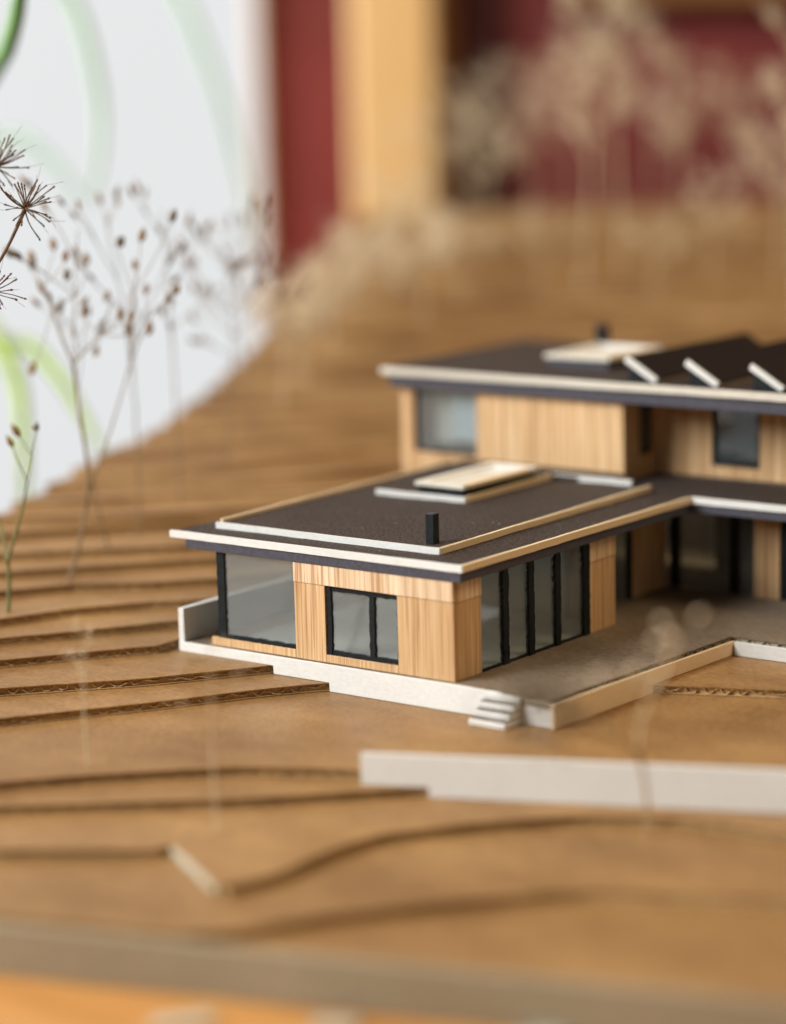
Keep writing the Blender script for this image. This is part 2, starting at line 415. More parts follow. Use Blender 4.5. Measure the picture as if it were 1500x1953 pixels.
# ------------------------------------------------------------------ terrace, plinth, steps, free walls
ter = root('terrace', (-40, 50, Z0), 'grey-brown card terrace deck with pale edging strips around the house', 'terrace')
deck = [(-119.5, -0.3), (0, -0.6), (40.2, -3.2), (45.0, 106.8), (330, 106.8), (330, 208), (-119.5, 208)]
bm = bmesh.new(); add_prism(bm, deck, -0.45, 0.0); o = obj('deck', bm, 'deck_card', ter)
bm = bmesh.new(); add_prism(bm, [(x + (0.3 if x < -100 else -0.25), y + (0.2 if y < 100 else 0.15)) for x, y in deck], -3.0, -2.6); obj('underside', bm, 'deck_card', o)
# ragged corrugated rim of the deck
def rim(a, b, z0, z1, parent, mat='grey_card'):
    a, b = Vector((*a, 0)), Vector((*b, 0)); d = (b - a).normalized(); nrm = Vector((d.y, -d.x, 0))
    bm = bmesh.new(); prev = None; n = int((b - a).length / 0.8)
    for i in range(n + 1):
        c = a.lerp(b, i / n); z = (z0 + z1) / 2 + (z1 - z0) / 2 * math.sin(i * 0.8 * 2 * math.pi / 6.0)
        p = c + nrm * rnd.gauss(-0.1, 0.12); q = c - nrm * 6
        row = [bm.verts.new((p.x, p.y, z)), bm.verts.new((q.x, q.y, z))]
        if prev: bm.faces.new((prev[0], row[0], row[1], prev[1]))
        prev = row
    return obj('fluting', bm, mat, parent, True)
bm = bmesh.new(); add_prism(bm, [(x + (0.6 if x < -100 else -0.9), y + (0.6 if y < 100 else 0.9)) for x, y in deck], -2.58, -0.47); obj('core', bm, 'grey_card', o)
rim((40.2, -3), (45.0, 106.8), -2.5, -0.5, o); rim((45.2, 106.8), (330, 106.8), -2.5, -0.5, o)
prism('edging', [(-121, -3.55), (-77.2, -3.55), (-77.0, -6.5), (-52.2, -6.5), (-52.0, -9.6), (39.9, -9.6), (39.9, -0.25), (-121, -0.1)], -1.9, -0.7, 'white_card', ter, 'y', 0.12)
prism('edging', [(47.1, -6.5), (330, -6.5), (330, -1.55), (47.1, -1.55)], 104.9, 106.5, 'white_card', ter, 'y', 0.12)
prism('upstand', [(-1.6, -0.1), (230, -0.1), (230, 12.6), (-1.6, 12.2)], -121.2, -118.6, 'white_card', ter, 'x', 0.15)
st = root('garden_steps', (21, -6, Z0), 'small white wooden steps against the front of the terrace', 'steps')
for i in range(4):
    box('step', 14.0 + rnd.uniform(-.3, .3), 28.4 + rnd.uniform(-.4, .4), -12.2 + 2.7 * i, -2.0 + 0.02 * i, Z0 + 0.05 + 2.3 * i, Z0 + 2.05 + 2.3 * i, 'white_card', st, 0.3, 0.06)
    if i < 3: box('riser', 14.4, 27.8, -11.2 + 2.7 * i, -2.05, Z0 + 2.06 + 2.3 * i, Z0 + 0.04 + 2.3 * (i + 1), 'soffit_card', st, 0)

def wall_strip(name, a, b, prof, th, mat, label, cat):
    """upright strip of card from a to b; prof = (s, z) outline"""
    a, b = Vector((*a, 0)), Vector((*b, 0)); d = (b - a).normalized(); nr = Vector((-d.y, d.x, 0))
    r_ = root(name, (*((a + b) / 2).xy, min(z for _, z in prof)), label, cat)
    return r_, a, d, nr
def upright(name, a, d, nr, prof, th, mat, parent):
    bm = bmesh.new(); n = len(prof)
    A = [bm.verts.new((*(a + d * s).xy, z)) for s, z in prof]; B = [bm.verts.new((*(a + d * s + nr * th).xy, z)) for s, z in prof]
    fs = [bm.faces.new(A), bm.faces.new(B[::-1])] + [bm.faces.new((A[i], B[i], B[(i + 1) % n], A[(i + 1) % n])) for i in range(n)]
    bmesh.ops.recalc_face_normals(bm, faces=fs)
    bmesh.ops.bevel(bm, geom=bm.edges[:], offset=0.15, segments=1, affect='EDGES')
    return obj(name, bm, mat, parent)
d_ = Vector((4.8, 110.2, 0)).normalized()
upright('edging', Vector((40.3, -3.3, 0)), d_, Vector((d_.y, -d_.x, 0)), [(0, -9.6), (57.6, -9.6), (57.7, -6.5), (110.3, -6.5), (110.3, -1.55), (0, -1.1)], 1.5, 'basswood_and_warmlit', ter)  # white strip given a basswood tint for the warm light on this side
prof = [(0, -12.75), (21.0, -12.75), (21.3, -15.85), (320, -15.85), (320, -2.4), (0, -2.7)]
r_, a, d, nr = wall_strip('retaining_wall', (20, -77.8), (138.4, -26.7), prof, 2, 'white_card', 'long white card retaining wall in front of the house', 'wall')
upright('wall_strip', a, d, nr, prof, 1.6, 'white_card', r_)
pr2 = [(2, -15.9), (318, -15.9), (318, -8), (2, -8)]
upright('backing_strip', a + nr * 1.7, d, nr, [(24, -15.9), (318, -15.9), (318, -6), (24, -6)], 1.2, 'ivory_card', r_)
prof = [(1, -18.9), (40, -18.9), (40, -16.3), (1, -15.9)]
P0, P1 = E(-86.2, -119.2), E(-69.6, -159.0)
a = Vector((*P0.xy, 0)); d = (P1 - P0).normalized(); nr = Vector((-d.y, d.x, 0))
tag(upright('retaining_strip', a, d, nr, prof, 0.8, 'grey_card', None), 'short pale wooden strip holding a corner of the lower slope', 'strip')

# ------------------------------------------------------------------ the model house
house = root('model_house', (-40, 100, 0), 'two-storey wooden architectural model house with flat dark brown roofs', 'model house')
V = 'veneer'
def panel(x0, x1, y0, y1, z0, z1, mat=V, name='wall_panel', bev=0.12):
    return box(name, x0, x1, y0, y1, z0, z1, mat, house, bev, 0.05)
def glass(x0, x1, y0, y1, z0, z1, parent):
    return box('pane', x0, x1, y0, y1, z0, z1, 'acetate', parent, 0)
ZW = 34.4
# wing, long front side (y = 0)
panel(-107, -68.2, 0, 1.6, 0.05, 3.0)
panel(-68.0, -54.6, 0, 1.6, 0.05, 27.9)
panel(-54.5, -23.4, 0.05, 1.6, 0.05, 2.8)
panel(-23.3, 0, 0, 1.6, 0.05, 27.2)
panel(-68.0, 0.1, -0.35, 1.6, 27.3 + 0.05, ZW, 'veneer_pale')
# corner glazing at the left end of the wing
w = wobbly_bar('corner_window', (-102.0, 0.4, 3.05), (-102.0, 0.4, ZW), 3.5, 1.6, (0, 1, 0), 'black_paint', house)
glass(-100.2, -68.3, 1.0, 1.3, 3.2, ZW, w)
wobbly_bar('bottom_rail', (-99.6, 0.5, 3.8), (-68.3, 0.5, 3.8), 1.5, 1.2, (0, 1, 0), 'black_paint', w)
glass(-103.4, -103.1, 2.2, 96, 0.3, ZW, w)
wobbly_bar('post', (-103.9, 97.5, 0.1), (-103.9, 97.5, ZW), 3.0, 1.4, (1, 0, 0), 'black_paint', w)
panel(-104.2, -102.6, 99.2, 160, 0.05, ZW)
# two-light window beside the corner
w = wobbly_bar('window', (-53.4, 0.7, 2.9), (-53.4, 0.7, 27.2), 2.1, 1.2, (0, 1, 0), 'black_paint', house)
wobbly_bar('frame_bar', (-52, 0.72, 26.3), (-23.5, 0.72, 26.3), 1.7, 1.2, (0, 1, 0), 'black_paint', w)
wobbly_bar('frame_bar', (-52, 0.72, 3.7), (-23.5, 0.72, 3.7), 1.7, 1.2, (0, 1, 0), 'black_paint', w)
wobbly_bar('mullion', (-34.7, 0.6, 4.5), (-34.7, 0.6, 25.5), 2.2, 1.2, (0, 1, 0), 'black_paint', w)
wobbly_bar('frame_bar', (-23.8, 0.9, 4.5), (-23.8, 0.9, 25.5), 0.7, 1.0, (0, 1, 0), 'black_paint', w, 0.1)
glass(-52.4, -35.8, 1.3, 1.6, 4.4, 25.6, w); glass(-33.6, -24.1, 1.3, 1.6, 4.4, 25.6, w)
# wing, courtyard side (x = 0)
panel(-1.6, 0, 1.7, 16, 0.05, 26.9); panel(-1.6, 0.35, 1.7, 16, 27.0, ZW, 'veneer_pale')
panel(-1.6, 0, 84.2, 92.4, 0.05, 26.0); panel(-1.6, 0.02, 92.55, 101, 0.05, 26.0); panel(-1.6, 0.4, 84.0, 101, 26.15, ZW, 'veneer_pale')
w = None
for y0, y1 in ((28.8, 32.2), (44.6, 47.9), (61.4, 64.7), (79.6, 83.6)):
    b_ = wobbly_bar('glazing_post' if w else 'courtyard_glazing', (-1.2, (y0 + y1) / 2, 0.1), (-1.2, (y0 + y1) / 2, ZW), y1 - y0, 1.6, (1, 0, 0), 'black_paint', w or house, 0.16)
    w = w or b_
for y0, y1 in ((16.1, 28.7), (32.3, 44.5), (48.0, 61.3), (64.8, 79.5)): glass(-0.9, -0.6, y0, y1, 0.3, ZW, w)
wobbly_bar('bottom_rail', (-1.0, 16.1, 0.55), (-1.0, 79.2, 0.55), 0.8, 0.9, (1, 0, 0), 'black_paint', w, 0.1)
panel(-102.4, -21.6, 100.6, 102.2, 0.35, ZW, 'interior_card', 'partition')
bm = bmesh.new(); add_prism(bm, [(-102.9, 1.8), (-1.8, 1.8), (-1.8, 100.4), (-102.9, 100.4)], 0.06, 0.32); obj('floor_sheet', bm, 'interior_card', house)
panel(-20, -1.7, 101.1, 102.4, 0.05, ZW, V)
# recessed courtyard side, y 102..168
w = wobbly_bar('courtyard_door', (-19.4, 104.3, 0.1), (-19.4, 104.3, ZW), 3.4, 1.4, (1, 0, 0), 'black_paint', house)
wobbly_bar('post', (-19.4, 141.0, 0.1), (-19.4, 141.0, ZW), 3.0, 1.4, (1, 0, 0), 'black_paint', w)
glass(-18.9, -18.6, 106.1, 139.4, 0.3, ZW, w)
panel(-20, -18.2, 142.7, 154.5, 0.05, ZW); panel(-20.6, -19, 154.7, 160.5, 0.05, ZW); panel(-20, -18.2, 160.7, 167.8, 0.05, ZW)
# rear courtyard side, y = 168
w = wobbly_bar('courtyard_window', (-15.0, 168.4, 0.1), (-15.0, 168.4, 31.8), 4.6, 1.4, (0, 1, 0), 'black_paint', house)
wobbly_bar('mullion', (11.5, 168.4, 0.1), (11.5, 168.4, 31.8), 4.0, 1.4, (0, 1, 0), 'black_paint', w)
wobbly_bar('frame_bar', (-12.6, 168.4, 31.2), (19.8, 168.4, 31.2), 1.6, 1.3, (0, 1, 0), 'black_paint', w)
glass(-12.6, 9.4, 168.9, 169.2, 0.3, 30.4, w); glass(13.6, 19.8, 168.9, 169.2, 0.3, 30.4, w)
panel(20.2, 31.2, 168, 169.6, 0.05, 31.8); panel(-18.0, 330, 167.8, 169.5, 32.0, ZW)
w = wobbly_bar('courtyard_window', (33.0, 168.4, 0.1), (33.0, 168.4, 31.8), 3.2, 1.4, (0, 1, 0), 'black_paint', house)
glass(34.7, 120, 168.9, 169.2, 0.3, 31.8, w)
wobbly_bar('mullion', (62, 168.4, 0.1), (62, 168.4, 31.8), 3.6, 1.4, (0, 1, 0), 'black_paint', w)
panel(121, 330, 168, 169.6, 0.05, 31.8)
panel(-18, 330, 205, 206.5, 0.05, ZW, 'soffit_card', 'partition')

# lower roof: soffit board, roof board, white fascia strips, raised field with strips
def outline(d):      # L-shaped roof outline grown by d
    return [(-124 - d, -1.2 - d), (4.2 + d, -1.2 - d), (4.2 + d, 148.2 - d), (330, 148.2 - d), (330, 230), (-124 - d, 230)]
def fascia(name, a, b, z0, z1, th, mat, parent, jit=0.06):
    """strip along a->b whose outer face is on the right of the direction of travel"""
    a, b = Vector((*a, 0)), Vector((*b, 0)); d = (b - a).normalized(); nr = Vector((-d.y, d.x, 0))
    n = max(2, int((b - a).length / 5)); bm = bmesh.new(); prev = None
    for i in range(n + 1):
        c = a.lerp(b, i / n); j = rnd.gauss(0, jit); dz = rnd.gauss(0, jit * 0.8)
        row = [bm.verts.new((*(c + nr * o_).xy, z)) for o_, z in ((j, z0 + dz), (th + j, z0 + dz), (th + j, z1 + dz * 0.4), (j, z1 + dz * 0.4))]
        if prev:
            for k in range(4): bm.faces.new((prev[k], row[k], row[(k + 1) % 4], prev[(k + 1) % 4]))
        else: bm.faces.new(row)
        prev = row
    bm.faces.new(prev[::-1]); bmesh.ops.recalc_face_normals(bm, faces=bm.faces[:])
    return obj(name, bm, mat, parent)
# dark soffit board, ragged where it was cut
bm = bmesh.new(); add_prism(bm, [(-117, -0.7), (3.6, -0.7), (3.6, 148.8), (330, 148.8), (330, 190.5), (-36, 190.5), (-36, 165.5), (-117, 165.5)], ZW + 0.03, 37.75, 'z', 0.1)
roof = obj('roof', bm, 'slate_card', house)
bm = bmesh.new(); add_prism(bm, [(-123, 0.4), (3.0, 0.4), (3.0, 149.4), (330, 149.4), (330, 190.6), (-35.9, 190.6), (-35.9, 165.6), (-123, 165.6)], 37.8, 40.1, 'z', 0.1); obj('roof_board', bm, 'roof_felt', roof)
fascia('fascia', (-124.2, -1.2), (4.6, -1.2), 37.95, 40.4, 1.4, 'white_card', roof)
fascia('fascia', (4.6, 0.3), (4.6, 148.0), 37.95, 40.4, 1.4, 'basswood_and_warmlit', roof)
fascia('fascia', (4.7, 147.9), (330, 147.9), 37.95, 40.4, 1.4, 'white_card', roof)
# raised field
bm = bmesh.new(); add_prism(bm, [(-112.0, 12.8), (-15.2, 12.8), (-16.8, 152), (-36.0, 152.2), (-36.0, 165.2), (-115, 165.2)], 40.12, 41.9, 'z', 0.1); obj('roof_field', bm, 'roof_felt', roof)
fascia('edge_strip', (-113.0, 11.4), (-13.6, 11.4), 40.15, 42.3, 1.3, 'white_card', roof)
fascia('edge_strip', (-13.6, 12.8), (-16.2, 153.5), 40.15, 42.3, 1.3, 'basswood_and_warmlit', roof)
fascia('edge_strip', (-116.6, 160), (-113.4, 14.5), 40.15, 43.0, 1.3, 'basswood_and_warmlit', roof)
bm = bmesh.new(); add_prism(bm, [(-97, 89.2), (-59, 89.2), (-60, 149.6), (-24.2, 151.2), (-36.2, 165.0), (-110, 165.0), (-110, 120)], 41.95, 43.6, 'z', 0.1); obj('roof_field', bm, 'roof_felt', roof)
fascia('edge_strip', (-98.4, 87.8), (-57.6, 88.6), 41.98, 44.0, 1.3, 'white_card', roof)
fascia('edge_strip', (-57.6, 90.0), (-58.8, 149.6), 41.98, 44.0, 1.3, 'basswood_and_warmlit', roof)
fascia('edge_strip', (-58.6, 150.0), (-23.4, 150.6), 41.98, 44.0, 1.3, 'white_card', roof)
def skylight(x0, x1, y0, y1, z0, hb, hr, dark='black_paint'):
    k = box('skylight', x0, x1, y0, y1, z0 + 0.03, z0 + hb, dark, house, 0.15)
    a, b = x0 - 1, x1 + 1; c, d = y0 - 1, y1 + 1; w_ = 4.2; z1 = z0 + hb + 0.02; z2 = z1 + hr
    box('rim', a, b, c, c + w_, z1, z2, 'ivory_card', k, 0.15, 0.1); box('rim', a, b, d - w_, d, z1, z2, 'white_card', k, 0.15, 0.1)
    box('rim', a, a + w_, c + w_ + .05, d - w_ - .05, z1, z2, 'ivory_card', k, 0.15, 0.1); box('rim', b - w_, b, c + w_ + .05, d - w_ - .05, z1, z2, 'basswood_and_warmlit', k, 0.15, 0.1)
    box('infill', a + w_ + .1, b - w_ - .1, c + w_ + .1, d - w_ - 14, z1, z1 + hr * 0.7, 'ivory_card', k, 0.1)
    box('infill', a + w_ + .1, b - w_ - .1, d - w_ - 13.8, d - w_ - .1, z1, z1 + hr * 0.45, 'white_card', k, 0.1)
skylight(-81, -60.5, 91.5, 140, 43.6, 2.9, 1.5)
def chimney(x, y, z, w_, d_, h):
    c = box('chimney', x - w_ / 2, x + w_ / 2, y - d_ / 2, y + d_ / 2, z + 0.03, z + h, 'black_paint', house, 0.12, 0.06)
    box('cap', x - w_ / 2 + 0.3, x + w_ / 2 - 0.3, y - d_ / 2 + 0.3, y + d_ / 2 - 0.3, z + h + 0.02, z + h + 0.25, 'slate_card', c, 0.08)
chimney(-22.2, 19.6, 41.9, 3.4, 3.4, 10.3)

# upper storey
ZU, ZT = 40.45, 71.6
YF = 166
panel(-144.5, -137.3, YF, YF + 1.6, 38.0, ZT); panel(-137.2, -106.2, YF + 0.03, YF + 1.6, 38.0, 44.9); panel(-106.1, -75, YF, YF + 1.6, ZU, ZT); panel(-74.9, -36.2, YF + 0.03, YF + 1.6, ZU, ZT)
box('lower_wall', -144.3, -124.5, YF + 0.2, YF + 1.7, 0.1, 37.9, V, house)
w = wobbly_bar('upper_window', (-136.4, YF + 0.5, 45), (-136.4, YF + 0.5, ZT), 1.6, 1.2, (0, 1, 0), 'black_paint', house)
wobbly_bar('frame_bar', (-135.6, YF + 0.5, 45.7), (-106.3, YF + 0.5, 45.7), 1.5, 1.2, (0, 1, 0), 'black_paint', w)
glass(-135.5, -106.3, YF + 1.0, YF + 1.3, 46.5, ZT, w)
panel(-37.9, -36.3, YF + 1.7, 178.2, ZU, ZT); panel(-37.9, -36.32, 178.3, 187.4, ZU, 48.9); panel(-37.9, -36.3, 187.5, 191.9, ZU, ZT)
w = wobbly_bar('slit_window', (-37.0, 179.2, 49), (-37.0, 179.2, ZT), 1.7, 0.6, (1, 0, 0), 'black_paint', house)
wobbly_bar('frame_bar', (-37.0, 186.5, 49), (-37.0, 186.5, ZT), 1.7, 0.6, (1, 0, 0), 'black_paint', w)
wobbly_bar('frame_bar', (-37.0, 180.2, 49.8), (-37.0, 185.6, 49.8), 1.6, 0.6, (1, 0, 0), 'black_paint', w)
glass(-37.3, -37.1, 180.1, 185.6, 50.6, ZT, w)
panel(-36.2, -11.1, 191, 192.6, ZU, ZT); panel(-11.0, 9.9, 191.03, 192.6, ZU, 45.0); panel(10.0, 60, 191, 192.6, ZU, ZT); panel(60.1, 330, 191, 192.6, ZU, ZT)
w = wobbly_bar('upper_window', (-9.9, 191.5, 45.1), (-9.9, 191.5, ZT), 2.0, 1.0, (0, 1, 0), 'black_paint', house)
wobbly_bar('frame_bar', (-8.8, 191.5, 46.1), (9.8, 191.5, 46.1), 2.0, 1.0, (0, 1, 0), 'black_paint', w)
wobbly_bar('frame_bar', (9.3, 191.5, 47.2), (9.3, 191.5, ZT), 1.2, 1.0, (0, 1, 0), 'black_paint', w)
glass(-8.8, 8.6, 191.9, 192.2, 47.2, ZT, w)
panel(-122, -108.5, YF + 5, YF + 5.6, 50, ZT, 'reflection_card', 'reflection_sheet')  # added bluish card imitates the reflection in the upper left window
panel(-136.5, -122.4, YF + 9, YF + 9.6, 48, ZT, 'interior_card', 'reflection_sheet')  # added pale card, the other half of the imitated reflection
panel(-144.5, -142.9, YF + 1.8, 262, 38.0, ZT)
panel(-142.8, 330, 262.1, 263.6, 38, ZT); panel(-142.8, 330, 235, 236, ZU + 0.4, ZT, 'soffit_card', 'partition')
bm = bmesh.new(); add_prism(bm, [(-142.8, 167.8), (-38.1, 167.8), (-38.1, 192.7), (330, 192.7), (330, 262), (-142.8, 262)], 38.2, 40.3); obj('floor_sheet', bm, 'interior_card', house)
bm = bmesh.new(); add_prism(bm, [(-147.5, 162.9), (330, 162.9), (330, 268), (-147.5, 268)], ZT + 0.05, 76.5, 'z', 0.1)
ur = obj('upper_roof', bm, 'slate_card', house)
bm = bmesh.new(); add_prism(bm, [(-149.6, 163.0), (330, 163.0), (330, 271), (-149.6, 271)], 76.55, 79.1, 'z', 0.1); obj('roof_board', bm, 'roof_felt', ur)
fascia('fascia', (-151, 161.5), (330, 161.5), 76.8, 79.6, 1.4, 'ivory_card', ur)
fascia('fascia', (-151.1, 271), (-151.1, 161.6), 76.8, 79.45, 1.3, 'slate_card', ur)
skylight(-91, -62, 196, 236, 79.1, 3.6, 1.8, 'slate_card')
chimney(-97.5, 248.5, 79.1, 4.5, 4.5, 11.5)
# saw-tooth rooflights on the upper roof
for i, x in enumerate((-36.4, -9.4, 18.4, 46.4, 74.4)):
    y0, y1 = 167.5, 262
    w = 13.4; zt, zb = 88.6, 80.6
    bm = bmesh.new(); add_prism(bm, [(x, zt - 1.1), (x + w, zb - 1.1), (x + w + 0.9, zb + 0.5), (x + 0.9, zt + 0.6)], y0 + 1.4, y1, 'y', 0.1)
    st = obj('sawtooth_rooflight', bm, 'panel_black', house)
    bm = bmesh.new(); add_prism(bm, [(x - 0.3, zt - 1.3), (x + w, zb - 1.3), (x + w + 1.3, zb + 0.7), (x + 0.9, zt + 0.9)], y0, y0 + 1.3, 'y', 0.15); obj('end_strip', bm, 'white_card', st)
    bm = bmesh.new(); add_prism(bm, [(x + 0.4, 79.15), (x + w - 1, 79.15), (x + w - 1, 80.0), (x + 0.4, zt - 1.6)], y0 + 2.5, y1 - 1, 'y', 0.05); obj('glazed_side', bm, 'black_paint', st)
    box('foot_strip', x + w + 0.6, x + w + 2.0, y0 + 1.4, y1, 79.15, 80.3, 'deck_card', st, 0.1)

# ------------------------------------------------------------------ plants
CAMP = Vector((482.7, -670.7, 208.2))
def add_tube(bm, pts, radii, n=5):
    prev = None
    for i, p in enumerate(pts):
        p = Vector(p)
        t_ = (Vector(pts[min(i + 1, len(pts) - 1)]) - Vector(pts[max(i - 1, 0)])).normalized()
        a = t_.orthogonal().normalized(); b = t_.cross(a)
        r = radii[i] if isinstance(radii, (list, tuple)) else radii
        ring = [bm.verts.new(p + (a * math.cos(2 * math.pi * k / n) + b * math.sin(2 * math.pi * k / n)) * r) for k in range(n)]
        if prev:
            # match rings to avoid twist
            off = min(range(n), key=lambda s: sum((prev[k].co - ring[(k + s) % n].co).length for k in range(n)))
            ring = [ring[(k + off) % n] for k in range(n)]
            for k in range(n): bm.faces.new((prev[k], prev[(k + 1) % n], ring[(k + 1) % n], ring[k]))
        prev = ring
    if prev: bm.faces.new(prev[::-1])
def bend(a, b, sag, rg, n=6):
    a, b = Vector(a), Vector(b); off = Vector((rg.gauss(0, 1), rg.gauss(0, 1), rg.gauss(0, .4))).normalized() * sag * (b - a).length
    return [a.lerp(b, i / n) + off * math.sin(math.pi * i / n) for i in range(n + 1)]
def add_pod(bm, p, d, L, w, n=6):
    d = Vector(d).normalized(); a = d.orthogonal().normalized(); b = d.cross(a); prof = [(0, .12), (.15, .6), (.38, 1), (.62, .85), (.85, .4), (1.0, .06)]
    prev = None
    for s, q in prof:
        ring = [bm.verts.new(Vector(p) + d * L * s + (a * math.cos(2 * math.pi * k / n) + b * math.sin(2 * math.pi * k / n)) * w * q * (1 + .15 * ((k * 7) % 3 - 1))) for k in range(n)]
        if prev:
            for k in range(n): bm.faces.new((prev[k], prev[(k + 1) % n], ring[(k + 1) % n], ring[k]))
        else: bm.faces.new(ring[::-1])
        prev = ring
    bm.faces.new(prev)
def ground(e1, e2):
    z = ztop(-4)
    for k in range(-3, KTOP + 1):
        if contour(k, e1) <= e2: z = ztop(k)
    return z

# -- drawn plants: the ones that stand in focus on the left, given joint by joint (e1, e2, z)
def cam_pt(u, v, depth):           # joint given by bearing and distance from where the photographer stood
    d = fwd + r2 * u + u2 * v
    return CAMP + d * depth
def px(x, y, depth): return cam_pt((x - 750) / 4856.6, -(y - 976.5) / 4856.6, depth)

def pod_plant(name, base, segs, pods, label, smat='dry_stem', pmat='seed_pod', r0=0.9, group='dried plants used as trees', podL=6.5, podW=1.7, seed=1):
    rg = random.Random(seed)
    rt_ = root(name, base, label, 'dried plant', group)
    bm = bmesh.new()
    for a, b, ra, rb in segs:
        pts = bend(a, b, 0.03, rg); add_tube(bm, pts, [ra + (rb - ra) * i / (len(pts) - 1) for i in range(len(pts))])
    obj('stem', bm, smat, rt_, True)
    for p, d, s in pods:
        bm = bmesh.new(); add_pod(bm, p, d, podL * s, podW * s); obj('seed_pod', bm, pmat if rg.random() < .7 else 'seed_pod_dark', rt_, True)
    return rt_
# small forked stem at the far left
D = 948
b0 = E(*(px(15, 1163, D).dot(E1), px(15, 1163, D).dot(E2)), ztop(5)); b0 = Vector((b0.x, b0.y, ground(b0.dot(E1), b0.dot(E2)) - 0.3))
J = lambda x, y, dd=0: px(x, y, D + dd)
segs = [(b0, J(15, 1068), .9, .75), (J(15, 1068), J(-4, 985, 10), .6, .5), (J(15, 1068), J(52, 918, -4), .65, .5),
        (J(52, 918, -4), J(62, 868), .4, .3), (J(62, 868), J(34, 828, 5), .3, .25), (J(62, 868), J(72, 818), .25, .2), (J(52, 918, -4), J(24, 852), .35, .25),
        (J(-4, 985, 10), J(-30, 900, 15), .45, .3)]
pods = [(J(38, 834, 5), J(24, 812, 5) - J(38, 834, 5), .95), (J(26, 854), J(16, 836) - J(26, 854), .85), (J(72, 822), J(70, 800) - J(72, 822), .55), (J(70, 822), J(62, 812) - J(70, 822), .4)]
pod_plant('forked_seed_stem', b0, segs, pods, 'small forked dry stem with three brown pods at the left edge', 'moss_stem', 'seed_pod', seed=3)
# taller stem behind it carrying many pods
D = 985
q = px(132, 1128, D); b0 = Vector((q.x, q.y, ground(q.dot(E1), q.dot(E2)) - 0.3))
podpx = [(104, 478, 98, 448), (62, 500, 58, 482), (60, 515, 66, 480), (124, 500, 126, 474), (167, 505, 162, 480), (200, 575, 212, 545), (158, 606, 166, 575), (232, 612, 226, 588), (248, 612, 256, 582), (268, 462, 276, 430),
         (258, 515, 256, 490), (276, 562, 284, 535), (318, 578, 326, 552), (326, 425, 336, 396), (330, 560, 342, 546), (242, 640, 248, 610), (128, 535, 128, 518), (284, 640, 290, 600), (225, 470, 232, 458), (60, 715, 64, 690), (182, 680, 184, 660)]
segs = [(b0, J(168, 945), .75, .65), (J(168, 945), J(152, 800), .65, .55), (J(152, 800), J(138, 692), .55, .5),
        (J(138, 692), J(100, 590), .45, .36), (J(100, 590), J(82, 548), .32, .26), (J(138, 692), J(190, 640, 8), .4, .33), (J(190, 640, 8), J(240, 590, 14), .3, .25),
        (J(190, 640, 8), J(215, 570, 5), .4, .3), (J(168, 945), J(250, 690, 20), .42, .33), (J(250, 690, 20), J(290, 600, 25), .4, .3), (J(250, 690, 20), J(255, 560, 20), .4, .3), (J(100, 590), J(150, 560, -4), .35, .3)]
hubs = [(82, 548), (240, 590), (215, 570), (290, 600), (255, 560), (150, 560), (100, 590), (190, 640)]
pods = []
rg = random.Random(5)
for x0, y0, x1, y1 in podpx:
    h = min(hubs, key=lambda h_: math.hypot(h_[0] - x0, h_[1] - y0) + (80 if h_[1] < y0 else 0)); dz = rg.uniform(-12, 14)
    segs.append((J(h[0], h[1], dz * .3), J(x0, y0, dz), .2, .15)); pods.append((J(x0, y0, dz), J(x1, y1, dz + 3) - J(x0, y0, dz), rg.uniform(.85, 1.1)))
pod_plant('podded_seed_stem', b0, segs, pods, 'tall branching dry stem with many brown pods against the white window', 'dry_stem', 'seed_pod', seed=4, podL=6.2)

# umbel in sharp focus at the left edge
D = 893
b0 = px(-330, 1180, D); b0 = Vector((b0.x, b0.y, ground(b0.dot(E1), b0.dot(E2)) - 0.3))
um = root('dried_umbel', b0, 'dark dried umbel with starburst seed heads in sharp focus at the left edge', 'dried plant', 'dried plants used as trees')
bm = bmesh.new(); rg = random.Random(11)
add_tube(bm, bend(b0, J(-120, 640), .04, rg, 10), [1.3 - .05 * i for i in range(11)], 6)
obj('stem', bm, 'dry_stem_dark', um, True)
def starburst(cx_, cy_, n, rpx, hub, seed, mat='dry_stem_dark', dd=0):
    rg = random.Random(seed); bm = bmesh.new(); c = J(cx_, cy_, dd)
    add_tube(bm, bend(hub, c, .07, rg, 8), [.75, .7, .65, .6, .6, .6, .6, .65, .8], 6)
    for i in range(n):
        a = rg.uniform(0, 2 * math.pi); v = rg.uniform(-.75, .85)
        h = math.sqrt(1 - v * v); d = r2 * (math.cos(a) * h) + u2 * (math.sin(a) * h) + fwd * (v * .9)
        d = d * .9 + (c - hub).normalized() * .35
        L = rpx / 5.44 * rg.uniform(.55, 1.08); tip = c + d.normalized() * L
        pts = bend(c, tip, .09, rg, 5); add_tube(bm, pts, [.34, .26, .22, .20, .22, .34], 4)
        if rg.random() < .8: add_pod(bm, tip, d, 1.5, .42, 5)
        if rg.random() < .45:
            add_tube(bm, bend(tip, tip + (d + Vector((rg.gauss(0, .3), rg.gauss(0, .3), rg.gauss(0, .3)))).normalized() * L * .6, .05, rg, 3), .07, 3)
    obj('seed_head', bm, mat, um, True)
hub = J(-120, 640)
starburst(48, 398, 34, 62, hub, 21); starburst(-8, 318, 30, 60, hub, 22, 'dry_stem_dark', 14); starburst(-14, 556, 26, 56, hub, 23, 'dry_stem_rose', -4); starburst(-120, 440, 26, 60, hub, 24); starburst(-190, 540, 26, 60, hub, 25)

